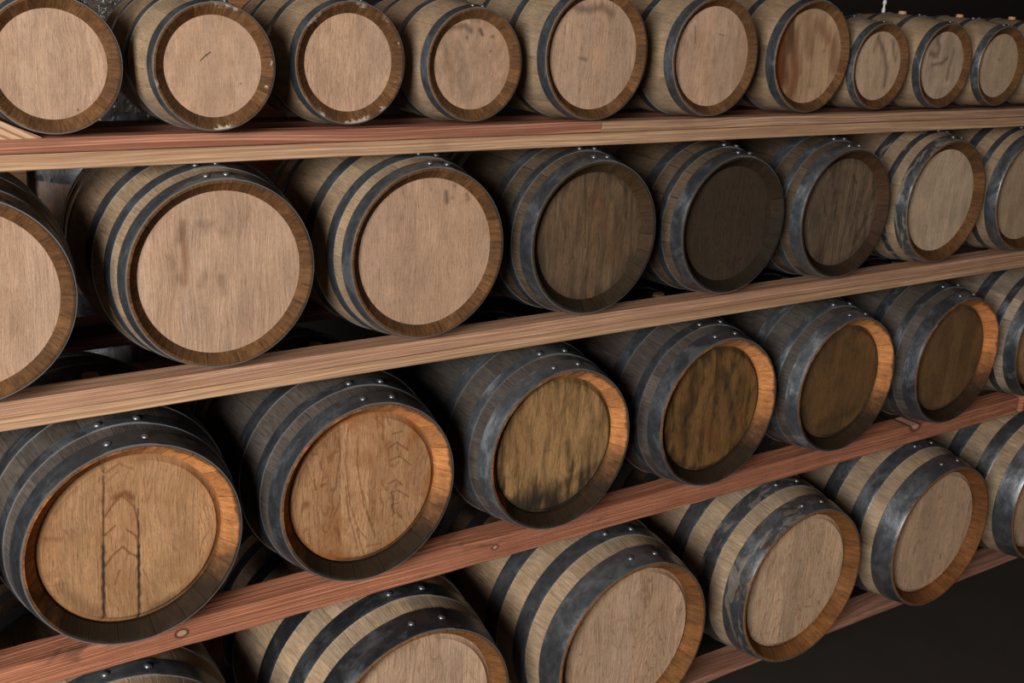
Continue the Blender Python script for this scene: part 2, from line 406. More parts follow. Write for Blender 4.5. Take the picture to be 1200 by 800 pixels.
# ------------------------------------------------------------------ beams
def box_board(name, x0, x1, y0, y1, z0, z1, mat, label, cat='board', bev=.0015, rough=.0, seed=1, group=None, parent=None):
    """sawn board along X with rounded arrises and slight waviness; survey units"""
    a = W(x0, y0, z0); b = W(x1, y1, z1)
    rr = random.Random(seed); nx = max(2, int((b.x-a.x)/.04))
    base = Vector(((a.x+b.x)/2, (a.y+b.y)/2, a.z))
    hy, hz = (b.y-a.y)/2, b.z-a.z
    V, F = [], []
    e = bev
    ring = [(-hy+e, 0), (hy-e, 0), (hy, e), (hy, hz-e), (hy-e, hz), (-hy+e, hz), (-hy, hz-e), (-hy, e)]
    for i in range(nx+1):
        x = a.x+(b.x-a.x)*i/nx-base.x
        dy, dz = rr.uniform(-1, 1)*rough, rr.uniform(-1, 1)*rough
        for (p, q) in ring: V.append((x, p+dy+rr.uniform(-1, 1)*rough*.5, q+(dz*.3)+rr.uniform(-1, 0)*rough*.5))
    for i in range(nx):
        for q in range(8):
            w = (q+1) % 8; F.append((i*8+q, i*8+w, i*8+8+w, i*8+8+q))
    F.append(tuple(range(7, -1, -1))); F.append(tuple(nx*8+q for q in range(8)))
    o = mesh_obj(name, V, F, mat, parent, smooth=False, loc=base)
    import bmesh
    bm = bmesh.new(); bm.from_mesh(o.data); bmesh.ops.recalc_face_normals(bm, faces=bm.faces); bm.to_mesh(o.data); bm.free()
    if not parent: tag(o, label, cat, group)
    return o

RED = (.42, .19, .115); TAN = (.50, .305, .18); PALE = (.50, .30, .175)
m_redA = lumber_mat('red_board_wood', RED, 1.0, .7, (.20, .07, .04), freq=1.3)
m_tanA = lumber_mat('tan_board_wood', TAN, 2.0, .5, (.25, .13, .07), freq=.9)
m_tanA2 = lumber_mat('pale_board_wood', (.45, .27, .165), 3.0, .55, (.22, .11, .06), freq=.9)
m_B1 = lumber_mat('sawn_board_wood', (.52, .30, .185), 4.0, .5, (.27, .12, .07), saw=1.0, freq=1.3)
m_B2 = lumber_mat('smooth_board_wood', (.52, .31, .18), 5.0, .5, (.25, .13, .07), freq=.8)
m_C = lumber_mat('rough_red_wood', (.56, .215, .115), 6.0, .62, (.20, .072, .04), dirt=.65, freq=2.1, knots=[(213, 742, 1), (343, 682, .6), (580, 641, .8), (1073, 499, 2.2)])
m_D = lumber_mat('bottom_red_wood', (.36, .18, .115), 7.0, .4, (.14, .05, .03), dirt=.3, freq=.6)
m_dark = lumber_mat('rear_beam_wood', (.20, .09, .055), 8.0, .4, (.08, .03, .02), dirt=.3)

ZA, ZA0 = -.1604, -.1875
ZB, ZB0 = -.3910, -.4190
ZC, ZC0 = -.6611, -.6915
ZD, ZD0 = -.9965, -1.0085
XL, XR = -.42, 2.25
y0, y1 = 1.0, 1.0+BEAM_D; yB = 1.030
jx = at(705.5, 148, 1.0)[0]
SH = 'shelf boards of the barrel rack'
yA = 1.020
box_board('shelf_board', XL, jx-.0006, y0, yA, (ZA+ZA0)/2+.0012, ZA, m_redA, 'reddish front board under the top barrel row, left of the butt joint', seed=1)
box_board('shelf_board', jx+.0006, XR, y0, yA, (ZA+ZA0)/2+.0012, ZA, m_tanA2, 'pale brown front board under the top barrel row, right of the butt joint', seed=2)
box_board('shelf_board', XL, XR, y0+.0006, yA, ZA0, (ZA+ZA0)/2+.0004, m_tanA, 'long tan front board beneath the reddish board of the top shelf', seed=3)
zs = ZB0+(ZB-ZB0)*.43
box_board('shelf_board', XL, XR, y0, yB, zs+.0003, ZB, m_B1, 'pale saw-marked front board directly under the second row of barrels', seed=4)
box_board('shelf_board', XL, XR, y0+.0004, yB, ZB0, zs-.0003, m_B2, 'smooth thinner pale front board beneath the saw-marked board, second shelf', seed=5)
cx = at(1191, 476, 1.0)[0]
box_board('shelf_beam', XL, cx, y0, y1, ZC0, ZC, m_C, 'rough red front beam with knots under the third row of barrels', 'beam', seed=6, rough=.0009, bev=.003)
box_board('shelf_beam', cx+.02, XR, y0, y1, ZC0, ZC, m_C, 'rough red beam stub beyond the dark gap at the right photo edge', 'beam', seed=7, rough=.0009, bev=.003)
box_board('shelf_board', XL, XR, y0, y0+.045, ZD0, ZD, m_D, 'thin red-brown front board under the bottom row of pale barrels, above the dark floor', seed=8, rough=.0006)

# ------------------------------------------------------------------ the barrels of the four rows
OAK = (.385, .247, .163); OAKB = (.235, .165, .103)
CH = (.095, .045, .018)
B = {}; POS = {}
def mats_for(key, r, T, pre):
    sd = sum(ord(c)*(i+3) for i, c in enumerate(key)) % 97/7.0
    p = dict(head=OAK, body=OAKB, chime=CH, hoop=(.15, .165, .18), hp=.35, hm={}, hd={}, bd={}, cd={})
    p.update(pre)
    rh = TYPES[T]['rh']*r
    N = TYPES[T]['N']
    return dict(
        body=stave_mat('stave_wood_'+key, r, N, p['body'], seed=sd, **p['bd']),
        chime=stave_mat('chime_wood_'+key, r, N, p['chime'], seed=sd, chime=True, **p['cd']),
        head=head_mat('head_wood_'+key, rh, p['head'], seed=sd, **p['hd']),
        back=head_mat('rear_head_wood_'+key, rh, mul(p['head'], .8), seed=sd+2),
        hoop=hoop_mat('hoop_steel_'+key, r, p['hoop'], seed=sd, patch=p['hp'], **p['hm']))

def cut(o, k=.55): return o
NEW = dict(bd=dict(var=.22, grain=.6, seam=.10), cd=dict(var=.5, grain=.9, seam=.3, stain=.35, chips=0.0), hd=dict(pores=.7, var=.14, seam=.15, grain=.85))
def P(*a, **k):
    d = {q: (dict(v) if isinstance(v, dict) else v) for q, v in a[0].items()}
    for q, v in k.items():
        if isinstance(v, dict) and q in d: d[q].update(v)
        else: d[q] = v
    return d
GREYBODY = dict(body=(.060, .050, .042), bd=dict(var=.5, grain=.8, seam=.25, stain=.45))
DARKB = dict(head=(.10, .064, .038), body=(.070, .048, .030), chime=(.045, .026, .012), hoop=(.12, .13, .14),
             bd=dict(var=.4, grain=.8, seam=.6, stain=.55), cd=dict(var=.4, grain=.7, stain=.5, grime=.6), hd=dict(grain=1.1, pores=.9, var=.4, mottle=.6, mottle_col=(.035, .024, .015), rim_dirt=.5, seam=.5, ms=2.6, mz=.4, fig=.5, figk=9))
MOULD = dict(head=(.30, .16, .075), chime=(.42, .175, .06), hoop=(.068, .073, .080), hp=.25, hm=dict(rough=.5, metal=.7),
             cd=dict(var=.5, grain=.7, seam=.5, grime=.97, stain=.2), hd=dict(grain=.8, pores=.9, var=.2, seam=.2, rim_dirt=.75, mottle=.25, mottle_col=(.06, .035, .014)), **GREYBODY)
BOT = dict(head=(.47, .315, .21), body=(.29, .21, .138), chime=(.16, .068, .022), hoop=(.17, .178, .19), hp=.35, hm=dict(rough=.38, metal=.8),
           bd=dict(var=.22, grain=.6, seam=.15), cd=dict(var=.3, grain=.7, seam=.25, stain=.3), hd=dict(pores=.6, var=.30, seam=.12, grain=.9, warm=.1, fig=.6, figk=8))

def dots(l, w, k): return [dict(p=[q], w=w, k=k) for q in l]

# key: type, (x, z, r) centre of rim in survey units, yoff, preset
ROWS = [
 ('A1', 'A', (.2120, -.1004, .0560), 0, P(NEW), 'pale oak barrel beside a wooden wedge, at the left end of the top shelf', {}),
 ('A2', 'A', (.3505, -.1017, .0557), 0, P(NEW, cd=dict(chips=.8)), 'pale oak barrel with a short slanting dark crack in its head, top shelf', {}),
 ('A3', 'A', (.4843, -.0979, .0571), 0, P(NEW, hd=dict(pores=.9), cd=dict(chips=.6)), 'small clean pale barrel on the top shelf, next right of the cracked head', {}),
 ('A4', 'A', (.6248, -.0990, .0564), 0, P(NEW, hd=dict(mottle=.35, mottle_col=(.16, .09, .05), grain=.8)), 'small barrel with brown streaks and dark smudges over its head, top shelf', {}),
 ('A5', 'a2', (.7829, -.0876, .0700), 0, P(NEW, hd=dict(pores=.8)), 'large pale barrel with a grey smudge atop its head, top shelf', {}),
 ('A6', 'a', (.9612, -.0888, .0678), 0, P(NEW, hd=dict(var=.2)), 'pale clean-headed barrel on the top shelf, left of the one with a red-brown stain', {}),
 ('A7', 'a2', (1.1285, -.0872, .0683), 0, P(NEW, head=(.38, .235, .135), hd=dict(var=.2, grain=.9, red=(.12, .035, .010))), 'barrel with a red-brown stained left side of its head, on the top shelf', {}),
 ('A8', 'A2', (1.2641, -.0987, .0555), 0, P(NEW, head=(.40, .28, .185), hp=.6), 'small barrel with a dark wavy vertical streak on its head, on the top shelf', {}),
 ('A9', 'A', (1.4025, -.0975, .0569), 0, P(NEW, head=(.38, .27, .185), hp=.75, hd=dict(mottle=.2)), 'small barrel with a dark swirl on its greyish head, on the top shelf', {}),
 ('A10', 'A', (1.5353, -.0975, .0560), 0, P(NEW, head=(.38, .27, .175), hp=.6, hd=dict(pores=1.0)), 'small speckled pale barrel on the top shelf, rightmost whole head', {}),
 ('A11', 'A', (1.669, -.0975, .0560), 0, P(NEW), 'barrel almost wholly cut off at the right end of the top shelf', {}),
 ('B1', 'B', (.1260, -.2970, .0915), 0, P(NEW, hd=dict(pores=.35)), 'pale barrel on the second shelf cut by the left photo edge', {}),
 ('B2', 'B', (.3529, -.2945, .0913), 0, P(NEW, hd=dict(pores=.4, var=.12)), 'big pale barrel with brown streak and grey smudges on its head, second shelf', {}),
 ('B3', 'B', (.5779, -.2945, .0916), 0, P(NEW, hd=dict(pores=.7)), 'big pale barrel on the second shelf, just left of the three dark ones', {}),
 ('B4', 'b', (.8000, -.2959, .0903), 0, P(DARKB, head=(.125, .076, .04)), 'dark-headed barrel on the second shelf, leftmost of the three dark ones', {}),
 ('B5', 'b', (1.0243, -.2976, .0882), 0, P(DARKB, head=(.040, .026, .015), chime=(.022, .014, .008)), 'near-black headed barrel, middle of the three dark ones on the second shelf', {}),
 ('B6', 'b', (1.2383, -.2975, .0891), 0, P(DARKB, head=(.125, .085, .055), hp=.8, hoop=(.17, .19, .205), chime=(.05, .024, .012)), 'dark brown barrel with scuffed whitish steel hoops on the second shelf', {}),
 ('B7', 'b', (1.4594, -.2945, .0905), 0, P(NEW, head=(.42, .30, .20), hp=.5, hm=dict(tan=.5), cd=dict(stain=.1)), 'pale barrel with tan drips on its front hoop, second shelf', {}),
 ('B8', 'b', (1.6770, -.2950, .0900), 0, P(NEW, head=(.34, .235, .15), hp=.6), 'pale barrel cut by the right photo edge on the second shelf', {}),
 ('C0', 'C', (-.0020, -.5515, .1030), 1, P(MOULD), 'unseen dark-bodied barrel added left of view on the third shelf to block light', {}),  # unseen, continues the row; added to keep light out below the shelf
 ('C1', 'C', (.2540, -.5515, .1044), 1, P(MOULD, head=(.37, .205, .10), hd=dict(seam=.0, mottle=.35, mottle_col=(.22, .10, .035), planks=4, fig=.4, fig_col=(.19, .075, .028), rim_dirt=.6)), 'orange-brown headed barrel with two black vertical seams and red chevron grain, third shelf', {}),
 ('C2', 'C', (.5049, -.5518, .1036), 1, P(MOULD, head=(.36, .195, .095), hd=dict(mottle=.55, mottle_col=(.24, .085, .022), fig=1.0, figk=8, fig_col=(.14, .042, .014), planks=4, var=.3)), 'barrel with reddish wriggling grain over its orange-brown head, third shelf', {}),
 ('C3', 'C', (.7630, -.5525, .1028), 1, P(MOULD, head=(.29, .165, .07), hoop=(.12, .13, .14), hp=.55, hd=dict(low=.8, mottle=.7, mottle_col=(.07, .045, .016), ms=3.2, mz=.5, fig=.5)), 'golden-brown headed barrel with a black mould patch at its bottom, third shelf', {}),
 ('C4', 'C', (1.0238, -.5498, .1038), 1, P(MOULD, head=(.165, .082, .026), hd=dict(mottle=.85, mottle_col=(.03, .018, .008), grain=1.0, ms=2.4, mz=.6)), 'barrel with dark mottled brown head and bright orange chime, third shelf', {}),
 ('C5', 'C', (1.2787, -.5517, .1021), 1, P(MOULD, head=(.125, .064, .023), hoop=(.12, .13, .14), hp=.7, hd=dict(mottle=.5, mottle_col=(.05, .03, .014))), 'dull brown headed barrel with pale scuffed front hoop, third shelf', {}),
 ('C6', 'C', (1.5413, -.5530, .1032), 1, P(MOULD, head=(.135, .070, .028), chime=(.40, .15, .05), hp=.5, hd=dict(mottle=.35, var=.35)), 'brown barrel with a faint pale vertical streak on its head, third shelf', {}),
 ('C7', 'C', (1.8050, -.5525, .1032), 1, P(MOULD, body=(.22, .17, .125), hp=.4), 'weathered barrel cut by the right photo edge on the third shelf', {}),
 ('D0', 'D', (-.0980, -.8755, .1260), 1, P(BOT), 'unseen bottom row barrel added left of view to block light', {}),  # unseen row end, put in to stop light leaking from the left
 ('D1', 'D', (.2390, -.8755, .1270), 1, P(BOT), 'bottom row barrel with only its hooped top showing under the red beam, lower left', {}),
 ('D2', 'D', (.5760, -.8755, .1270), 1, P(BOT, hoop=(.07, .073, .08)), 'bottom row barrel with its pale head half cut by the lower photo edge', {}),
 ('D3', 'D', (.9129, -.8779, .1279), 1, P(BOT), 'large pale bottom row barrel with orange-brown chime, at mid lower photo edge', {}),
 ('D4', 'D', (1.2482, -.8758, .1272), 1, P(BOT, hm=dict(tan=.4, rust=.6), head=(.46, .315, .21)), 'bottom row barrel with brown drips and rust on its steel hoops', {}),
 ('D5', 'D', (1.5863, -.8762, .1266), 1, P(BOT, head=(.44, .295, .195), chime=(.15, .06, .02)), 'bottom row barrel with clean grey hoops above the dark floor, near lower right', {}),
 ('D6', 'D', (1.9235, -.8762, .1266), 1, P(BOT), 'bottom row barrel cut by the right photo edge', {}),
]

# marks on the heads, given as photo pixels and turned into places on each head
def st(pts, w, k, s=1.0): return dict(px=pts, w=w, k=k, s=s)
DARK = {
 'A1': [st([(92, 129)], 2, .95), st([(104, 60), (107, 100)], 2, .25)],
 'A2': [st([(235, 71), (240, 66), (247, 61)], 1.3, 1.0), st([(282, 98)], 1.5, .9), st([(215, 30)], 1.5, .4)],
 'A4': [st([(520, 34), (545, 30), (552, 36)], 5, .55), st([(563, 35), (565, 41)], 3, .75), st([(577, 43)], 3.5, .6), st([(547, 44)], 3, .5), st([(575, 60)], 2.5, .6), st([(548, 20), (562, 24)], 4, .4), st([(540, 70), (538, 100)], 5, .25), st([(520, 50), (527, 80)], 6, .25)],
 'A5': [st([(672, 8), (688, 12), (706, 8), (716, 16)], 7, .5), st([(680, 68), (688, 70)], 3, .45), st([(662, 30), (662, 40)], 2, .4), st([(700, 95)], 4, .2)],
 'A6': [st([(815, 30), (815, 50)], 1.5, .6), st([(843, 40), (849, 42)], 1.5, .5)],
 'A7': [st([(930, 18), (928, 40), (925, 60)], 7, .55), st([(920, 50), (920, 90)], 5, .4), st([(955, 25), (948, 100)], 4, .25), st([(965, 60)], 3, .4)],
 'A8': [st([(1029, 44), (1036, 60), (1039, 80), (1036, 100)], 5, .55), st([(1046, 48), (1049, 70)], 4, .4), st([(1028, 45), (1024, 60)], 4, .35)],
 'A9': [st([(1090, 62), (1098, 66), (1101, 55), (1098, 45), (1102, 40)], 5, .55), st([(1092, 76), (1104, 74), (1110, 68)], 3, .5), st([(1118, 60), (1112, 80), (1110, 92)], 4, .4)],
 'A10': [st([(1170, 70)], 3, .35), st([(1174, 95)], 2, .4), st([(1163, 50)], 3, .3)],
 'B2': [st([(233, 262), (242, 266), (248, 262)], 7, .3), st([(210, 270), (209, 282)], 6, .3), st([(262, 272)], 7, .25), st([(235, 335), (240, 322)], 6, .28), st([(263, 343), (260, 325)], 6, .33), st([(287, 330)], 6, .22), st([(210, 327)], 6, .28), st([(100, 100)], 1, .1)],
 'B3': [st([(523, 225), (524, 236)], 4, .6), st([(530, 232)], 3, .35), st([(547, 228), (549, 234)], 3, .45), st([(505, 222)], 3, .3), st([(533, 218)], 3, .3), st([(470, 215), (475, 230)], 4, .2)],
 'B4': [st([(686, 210), (686, 290)], 1.2, .7), st([(722, 205), (735, 225), (733, 255)], 2, .5), st([(735, 300), (742, 312)], 2, .5)],
 'B6': [st([(1000, 205), (1004, 215)], 2, .6), st([(965, 230), (967, 250)], 2, .5), st([(1000, 285), (1015, 255)], 4, .5)],
 'C1': [st([(121, 545), (121, 640)], 1.3, .9, .7), st([(121, 640), (121.5, 726)], 2.3, 1.0, .6), st([(161.5, 596), (162.5, 640)], 1.2, .8, .7), st([(162.5, 640), (163, 726)], 2.2, 1.0, .6), st([(70, 690), (110, 716)], 8, .3), st([(180, 712), (235, 680)], 6, .45)],
 'C2': [st([(398, 660), (430, 655), (470, 640)], 6, .55), st([(460, 580), (461, 600)], 2, .7), st([(418, 620), (425, 645), (428, 652)], 1.5, .6), st([(405, 570), (408, 600), (416, 630), (420, 648)], 1.1, .6), st([(425, 575), (432, 605), (440, 630)], 1.0, .6)],
 'C3': [st([(620, 592), (640, 580), (650, 598)], 14, .85), st([(655, 570), (700, 545)], 8, .5), st([(665, 520), (668, 550)], 7, .4), st([(690, 470), (700, 500)], 6, .35), st([(620, 500), (625, 530)], 4, .3)],
 'C4': [st([(800, 480), (805, 520)], 10, .5), st([(850, 440), (860, 500)], 8, .4)],
 'C5': [st([(960, 500), (1000, 480)], 10, .4)],
 'D3': [st([(700, 700), (703, 780)], 1, .3), st([(800, 700), (790, 740)], 5, .12)],
 'D5': [st([(1103, 596)], 1.3, .7), st([(1102, 655), (1102, 649)], 1.3, .7), st([(1093, 657)], 1.8, .5)],
}
REDS = {
 'A7': [st([(915, 95), (914, 60), (920, 35)], 17, 1.0, .7), st([(925, 115), (932, 85), (928, 40)], 14, .8), st([(960, 30), (975, 50), (978, 80)], 12, .5), st([(945, 20), (950, 60)], 12, .4)],
 'B2': [st([(214, 262), (216, 290), (217, 332)], 6, .55), st([(213, 290), (219, 312)], 3, .4)],
 'B4': [st([(700, 230), (720, 300)], 14, .2)],
 'C1': [st([(136, 583), (146, 577), (154, 583)], 5, .9), st([(123, 605), (133, 590), (143, 580), (157, 593), (162, 613), (163, 630)], 2.0, .9),
        st([(123, 627), (135, 616)], 1.8, .9), st([(148, 620), (160, 628), (162, 640)], 1.8, .85), st([(124, 663), (132, 650), (144, 640), (152, 648), (161, 652)], 2.0, .9),
        st([(135, 684), (140, 668)], 1.6, .8), st([(123, 566), (137, 553)], 1.5, .6), st([(125, 553), (140, 543), (157, 550)], 2, .6), st([(127, 700), (130, 708)], 1.2, .5), st([(140, 695), (141, 712)], 1.2, .5),
        st([(167, 666), (175, 683)], 1.3, .6), st([(169, 600), (171, 625)], 1.2, .5), st([(170, 690), (174, 703)], 1.2, .5), st([(53, 631), (72, 632)], 3, .5), st([(75, 620), (80, 626)], 1.5, .5), st([(65, 685), (78, 683)], 2, .4),
        st([(246, 620), (238, 632), (233, 652)], 1.2, .6), st([(248, 640), (240, 660)], 1.2, .5), st([(168, 560), (172, 590)], 1.0, .4), st([(177, 570), (176, 600)], 1.0, .35), st([(90, 560), (86, 600)], 1.2, .25)],
 'C2': [st([(396, 500), (399, 530), (394, 564), (389, 582), (390, 596), (387, 606)], 1.6, .8), st([(382, 566), (376, 570)], 2.5, .8), st([(368, 562), (370, 574)], 1.6, .8), st([(359, 591)], 5, .8),
        st([(380, 520), (376, 550)], 1.5, .6), st([(408, 500), (405, 540), (410, 590), (420, 620), (430, 632)], 1.3, .7), st([(420, 510), (418, 540), (426, 590), (434, 612)], 1.3, .7),
        st([(456, 566), (464, 562), (471, 568)], 1.5, .8), st([(457, 578), (466, 574), (479, 582)], 1.5, .8), st([(459, 591), (468, 589)], 1.4, .7), st([(459, 604), (465, 600), (470, 606)], 1.4, .7), st([(459, 616), (466, 612)], 1.4, .6),
        st([(455, 525), (465, 518), (478, 527)], 1.6, .8), st([(456, 540), (468, 534), (482, 545)], 1.5, .7), st([(460, 508), (472, 505)], 1.6, .7), st([(395, 610), (400, 640)], 1.2, .6), st([(372, 600), (376, 628)], 1.2, .5),
        st([(440, 490), (450, 500), (448, 515)], 2, .6), st([(360, 545), (358, 570)], 2, .5), st([(430, 640), (446, 636)], 2, .5)],
 'C3': [st([(640, 460), (650, 500)], 6, .3), st([(670, 460), (660, 470)], 4, .3)],
 'C4': [st([(825, 500), (840, 520)], 10, .5), st([(870, 480), (865, 520)], 8, .35)],
 'D3': [st([(740, 665), (738, 700), (742, 740)], 2, .2)],
}

rowname = {'A': 'barrels on the top shelf', 'B': 'barrels on the second shelf', 'C': 'barrels on the third shelf', 'D': 'barrels on the bottom shelf'}
ztop = {'A': ZA, 'B': ZB, 'C': ZC, 'D': ZD}; yo0 = {'A': -.001, 'B': -.003, 'C': -.0197, 'D': -.0245}
rearmin = {}
rear_y = {'A': .082, 'B': .185, 'C': .205, 'D': .280}
for key, T, (bx, bz, br), _, pre, label, kw in ROWS:
    row = key[0]; TT = TYPES[T]; depth = 1+yo0[row]
    # slide the barrel along its line of sight until its hoops just rest on the front beam
    s = 1.0
    for it in range(60):
        yr = depth*s; rr = br*s
        h = .0125*(.15/(rr*S))**.35*1.0
        bd = {'A': .020, 'B': .030, 'D': .045}.get(row, BEAM_D)
        pen = -1e9
        for q in range(21):
            yy = (1.0+bd*q/20-yr)/rr
            if yy < 0: continue
            on = any(a <= yy <= b for a, b in TT['hoops'])
            rho = rad_at(TT, yy)+(h if on else 0)
            pen = max(pen, ztop[row]+.0009-(bz*s-rho*rr))
        s = min(1.0, s-pen*.6/(abs(bz)+br))
    x, y, z, r = bx*s, depth*s, bz*s, br*s
    yy = (1.0+rear_y[row]-y)/r
    bot = z-max((rad_at(TT, yy+q*.01*3/1)+.014)*r for q in range(0, 12) if yy+q*.03 < TT['L'])
    rearmin[row] = min(rearmin.get(row, 9), bot)
    POS[key] = (x, y, z, r)
    yh = y+TT['dep']*r; rh = TT['rh']*r
    def conv(lst):
        out = []
        for d in lst:
            pts = []
            for (px, py) in d['px']:
                X, Z = at(px, py, yh); pts.append(((X-x)/rh, (Z-z)/rh))
            # pixel widths into head widths
            a = at(d['px'][0][0], d['px'][0][1], yh); b = at(d['px'][0][0], d['px'][0][1]+1, yh)
            pp = abs(a[1]-b[1])/rh
            out.append(dict(p=pts, w=max(d['w'], 1.0)*pp*(1.1 if d['w'] < 3 else 1.35), k=d['k'], s=d['s']))
        return out
    dk, rd = conv(DARK.get(key, [])), conv(REDS.get(key, []))
    mats = mats_for(key, r*S, T, pre)
    p = W(x, y, z)
    o = make_barrel('oak_barrel', T, p.x, p.y, p.z, r*S, mats, label, rowname[row], strokes=(dk, rd), detail=bool(dk or rd), seam=rnd.uniform(-.03, .12))
    B[key] = o

# small airlock standing on one of the small barrels
o9 = POS['A9']; ax, ay = o9[0], o9[1]+2.15*o9[3]; az = o9[2]+rad_at(TYPES['A'], 2.15)*o9[3]
V, F = revolve([(.0001, 0), (.0040, 0), (.0040, .009), (.0026, .011), (.0024, .017), (.0038, .019), (.0044, .023), (.0036, .027), (.0016, .029), (.0001, .029)], 20)
ob = mesh_obj('airlock', [(v[0], -v[2], v[1]) for v in V], F, plain_mat('airlock_plastic', (.48, .47, .45), .3, 0, .1, 50), None, loc=W(ax, ay, az)); smooth_sharp(ob, 40)
tag(ob, 'tiny white airlock standing up on the small barrel with the dark swirl, top shelf', 'airlock')

# rear beams of each shelf
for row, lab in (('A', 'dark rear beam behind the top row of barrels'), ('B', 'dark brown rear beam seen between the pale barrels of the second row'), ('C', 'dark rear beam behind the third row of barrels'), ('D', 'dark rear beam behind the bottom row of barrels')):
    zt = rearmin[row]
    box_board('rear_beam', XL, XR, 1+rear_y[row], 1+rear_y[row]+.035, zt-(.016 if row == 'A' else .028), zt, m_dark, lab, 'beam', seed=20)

# rack uprights
m_dark2 = lumber_mat('brown_post_wood', (.30, .18, .11), 14.0, .3, (.12, .06, .03), dirt=.2)
m_post = lumber_mat('post_wood', (.40, .16, .07), 12.0, .3, (.18, .06, .03), dirt=.2)
def post(x0, x1, y0_, y1_, z1, label, mat):
    a = W(x0, y0_, FLOOR); b = W(x1, y1_, z1); e = .002
    hx, hy, hz = (b.x-a.x)/2, (b.y-a.y)/2, b.z-a.z
    V = []; ring = [(-hx+e, -hy), (hx-e, -hy), (hx, -hy+e), (hx, hy-e), (hx-e, hy), (-hx+e, hy), (-hx, hy-e), (-hx, -hy+e)]
    for z in (0, hz):
        for p in ring: V.append((p[0], p[1], z))
    F = [(q, (q+1) % 8, 8+(q+1) % 8, 8+q) for q in range(8)]+[tuple(range(7, -1, -1)), tuple(range(8, 16))]
    o = mesh_obj('rack_post', V, F, mat, None, smooth=False, loc=((a.x+b.x)/2, (a.y+b.y)/2, a.z))
    return tag(o, label, 'post')
px0 = at(268, 5, 1.42)[0]; px1 = at(336, 5, 1.42)[0]
post(px0, px1, 1.42, 1.445, .2, 'orange-red upright post behind the top row, right of the cracked barrel head', m_post)

px2 = at(-60, 215, 1.44)[0]; px3 = at(33, 215, 1.44)[0]
post(px2, px3, 1.44, 1.465, .2, 'brown upright post behind the left end of the rack, beside the film-wrapped stack', m_dark2)

# wedge under the first barrel
wx1 = at(50, 161, 1.0)[0]; zt_ = at(0, 136, 1.0)[1]; wx0 = at(0, 163, 1.0)[0]
sl = (zt_-ZA)/(wx1-wx0); wl = wx1-.075
Vw = []; hz = sl*(wx1-wl)*.80
for yy in (1.001, 1.016):
    for (xx, zz) in ((wl, ZA), (wx1, ZA), (wx1-.001, ZA+.001), (wl, ZA+hz*1.0)): Vw.append(W(xx, yy, zz))
bw = W((wl+wx1)/2, 1.018, ZA); Vw = [tuple(v-bw) for v in Vw]
def wedge_mat():
    n = NT('wedge_wood'); X, Y, Z = n.xyz()
    d = n.mth('ADD', n.mth('MULTIPLY', X, .55), Z)
    wv = n.mth('SINE', n.mth('ADD', n.mth('MULTIPLY', d, 620), n.mth('MULTIPLY', n.noise(n.vec(X, Y, Z), 30, 2), 4)))
    col = n.mix(n.ss(wv, .1, .9), (.46, .30, .18), (.27, .12, .06)); n.bump(wv, .3, .001)
    return n.fin(col, .75)
tag(mesh_obj('wedge', Vw, [(0, 1, 2, 3), (7, 6, 5, 4), (0, 4, 5, 1), (1, 5, 6, 2), (2, 6, 7, 3), (3, 7, 4, 0)], wedge_mat(), None, smooth=False, loc=bw),
    'wooden wedge chocking the first barrel at the left end of the top shelf', 'wedge')

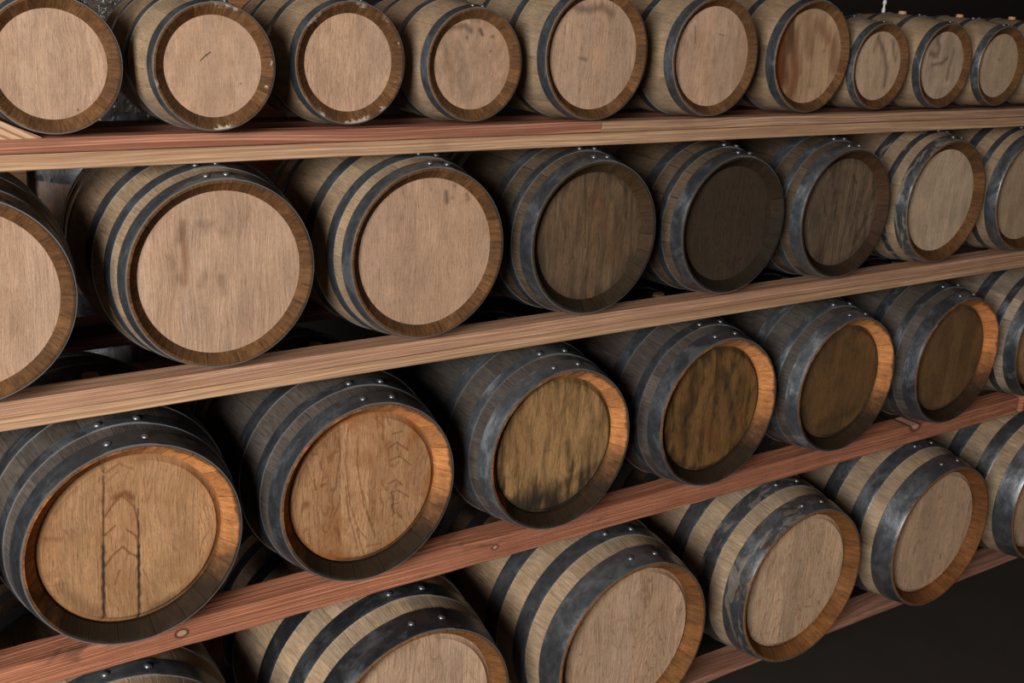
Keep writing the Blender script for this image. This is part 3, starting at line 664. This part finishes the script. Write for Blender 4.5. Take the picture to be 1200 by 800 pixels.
# ------------------------------------------------------------------ upright barrels in stretch film behind the left end
def film_mat(name='stretch_film', dif=(.42, .42, .44)):
    n = NT(name); X, Y, Z = n.xyz()
    a = n.noise(n.vec(X, Y, n.mth('MULTIPLY', Z, .45)), 55, 4, .65, .8)
    b = n.noise(n.vec(X, Y, Z), 14, 3, .6, .5)
    n.bump(n.mth('ADD', a, n.mth('MULTIPLY', b, 1.5)), 1.0, .012)
    n.set(n.b.inputs['Alpha'], n.mth('ADD', n.mth('MULTIPLY', n.ss(a, .45, .62), .35), .12))
    return n.fin(dif, .2, 0, 1.0)
FILM = film_mat(); FILM2 = film_mat('shaded_stretch_film', (.035, .032, .03))  # second film copy has the shade behind the top shelf painted in
def upright(cx, cy, z0, h, r, label, wood=(.42, .27, .19), film=None):
    base = W(cx, cy, z0); R_ = r*S; H = h*S
    root = empty('wrapped_barrel', base, label, 'barrel', 'film-wrapped barrels stacked upright behind the rack')
    L = H/R_; T = dict(L=L, bul=1.12, rh=.88, dep=.1, rout=.97)
    prof = [(.87, .16), (.88, .1), (.966, .004), (.97, 0), (.994, 0), (1, .01)]+[(rad_at(T, L*i/16), L*i/16) for i in range(1, 16)]+[(1, L-.01), (.994, L), (.97, L), (.966, L-.004), (.88, L-.1), (.87, L-.16)]
    turn = lambda V: [(v[0], -v[2], v[1]) for v in V]
    V, F = revolve([(p*R_, q*R_) for p, q in prof], 72)
    m = stave_mat('wrapped_stave_wood', R_, 22, wood, .2, .4, 3.0)
    # local Y axis of the staves is vertical here
    o = mesh_obj('staves', V, F, m, root); o.rotation_euler = (PI/2, 0, 0); smooth_sharp(o)
    for y_ in (.10, L-.10):
        V, F = revolve([(.0001, y_*R_), (.9*R_, y_*R_)], 48); q = mesh_obj('head', V, F, m, root); q.rotation_euler = (PI/2, 0, 0)
    for (a, b) in ((.17, .42), (L-.34, L-.01)):
        V, F = revolve([((rad_at(T, a))*R_, a*R_), ((rad_at(T, a)+.012)*R_, a*R_), ((rad_at(T, b)+.012)*R_, b*R_), ((rad_at(T, b))*R_, b*R_)], 72)
        q = mesh_obj('hoop', V, F, HOOPF, root); q.rotation_euler = (PI/2, 0, 0); smooth_sharp(q)
    rr = random.Random(int(z0*1000)); n = 90; V, F = [], []
    for j in range(13):
        for i in range(n):
            a = 2*PI*i/n; t = j/12*L
            q = (rad_at(T, t)+.022+rr.uniform(0, .014))*R_
            V.append((q*math.sin(a), q*math.cos(a), t*R_))
    for j in range(12):
        for i in range(n): F.append((j*n+i, j*n+(i+1) % n, j*n+n+(i+1) % n, j*n+n+i))
    mesh_obj('stretch_film', V, F, film or FILM, root)
HOOPF = hoop_mat('wrapped_hoop_steel', .15, (.12, .13, .14), 4.0)
UC = .392
stack = [(-1.1195, .2140, 'lowest film-wrapped upright barrel of the stack behind the rack, standing on the floor', 0),
         (-.9050, .2140, 'film-wrapped upright barrel, second from the floor, in the stack behind the rack', 0),
         (-.6905, .2140, 'film-wrapped upright barrel whose shiny film shows below rear beam of the second shelf', 0),
         (-.4740, .2290, 'film-wrapped upright barrel, its dark hoop seen between two barrels of the second shelf', 0),
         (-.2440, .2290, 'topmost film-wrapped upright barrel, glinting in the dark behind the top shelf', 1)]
for z0, h, lab, dk in stack: upright(UC, 1.52, z0, h, .118, lab, (.05, .035, .026) if dk else (.42, .27, .19), FILM2 if dk else FILM)  # topmost wood and film are darkened to stand in for shade

# ------------------------------------------------------------------ room
def plane(name, pts, mat):
    o = mesh_obj(name, pts, [(0, 1, 2, 3)], mat, None, smooth=False); return tag(o, kind='structure')
def box(name, a, b, mat):
    V = [(x, y, z) for x in (a[0], b[0]) for y in (a[1], b[1]) for z in (a[2], b[2])]
    F = [(0, 1, 3, 2), (4, 6, 7, 5), (0, 4, 5, 1), (2, 3, 7, 6), (0, 2, 6, 4), (1, 5, 7, 3)]
    return tag(mesh_obj(name, V, F, mat, None, smooth=False), kind='structure')
m_floor = plain_mat('floor_concrete', (.030, .022, .016), .8, 0, .7, 3, .002)
m_wall = plain_mat('wall_dark', (.030, .022, .018), .85, 0, .5, 4, .003)
m_ceil = plain_mat('ceiling_dark', (.10, .08, .065), .9, 0, .4, 3, .003)
RX0, RX1, RY0, RY1, RH = -3.6, 7.5, -4.2, 4.4, 3.8
box('floor', (RX0, RY0, -.1), (RX1, RY1, 0), m_floor)
box('ceiling', (RX0, RY0, RH), (RX1, RY1, RH+.1), m_ceil)
box('wall_back', (RX0, RY1, 0), (RX1, RY1+.1, RH), m_wall)
box('wall_front', (RX0, RY0-.1, 0), (RX1, RY0, RH), m_wall)
box('wall_left', (RX0-.1, RY0, 0), (RX0, RY1, RH), m_wall)
box('wall_right', (RX1, RY0, 0), (RX1+.1, RY1, RH), m_wall)

# ------------------------------------------------------------------ light
def area(loc, target, sx, sy, power, col):
    l = bpy.data.lights.new('area_light', 'AREA'); l.shape = 'RECTANGLE'; l.size = sx; l.size_y = sy; l.energy = power; l.color = col
    o = bpy.data.objects.new('area_light', l); C.objects.link(o); o.location = loc
    o.rotation_euler = (Vector(target)-Vector(loc)).to_track_quat('-Z', 'Y').to_euler(); return o
area((-2.2, -1.0, 2.0), (1.2, 1.5, 1.1), 1.25, 1.25, 250, (1, .98, .95))
w = bpy.data.worlds.new('world'); bpy.context.scene.world = w; w.use_nodes = True
w.node_tree.nodes['Background'].inputs[0].default_value = (.006, .006, .006, 1)
sc = bpy.context.scene
sc.view_settings.view_transform = 'Standard'; sc.view_settings.look = 'None'
sc.view_settings.exposure = 0; sc.view_settings.gamma = 1; sc.view_settings.use_curve_mapping = False
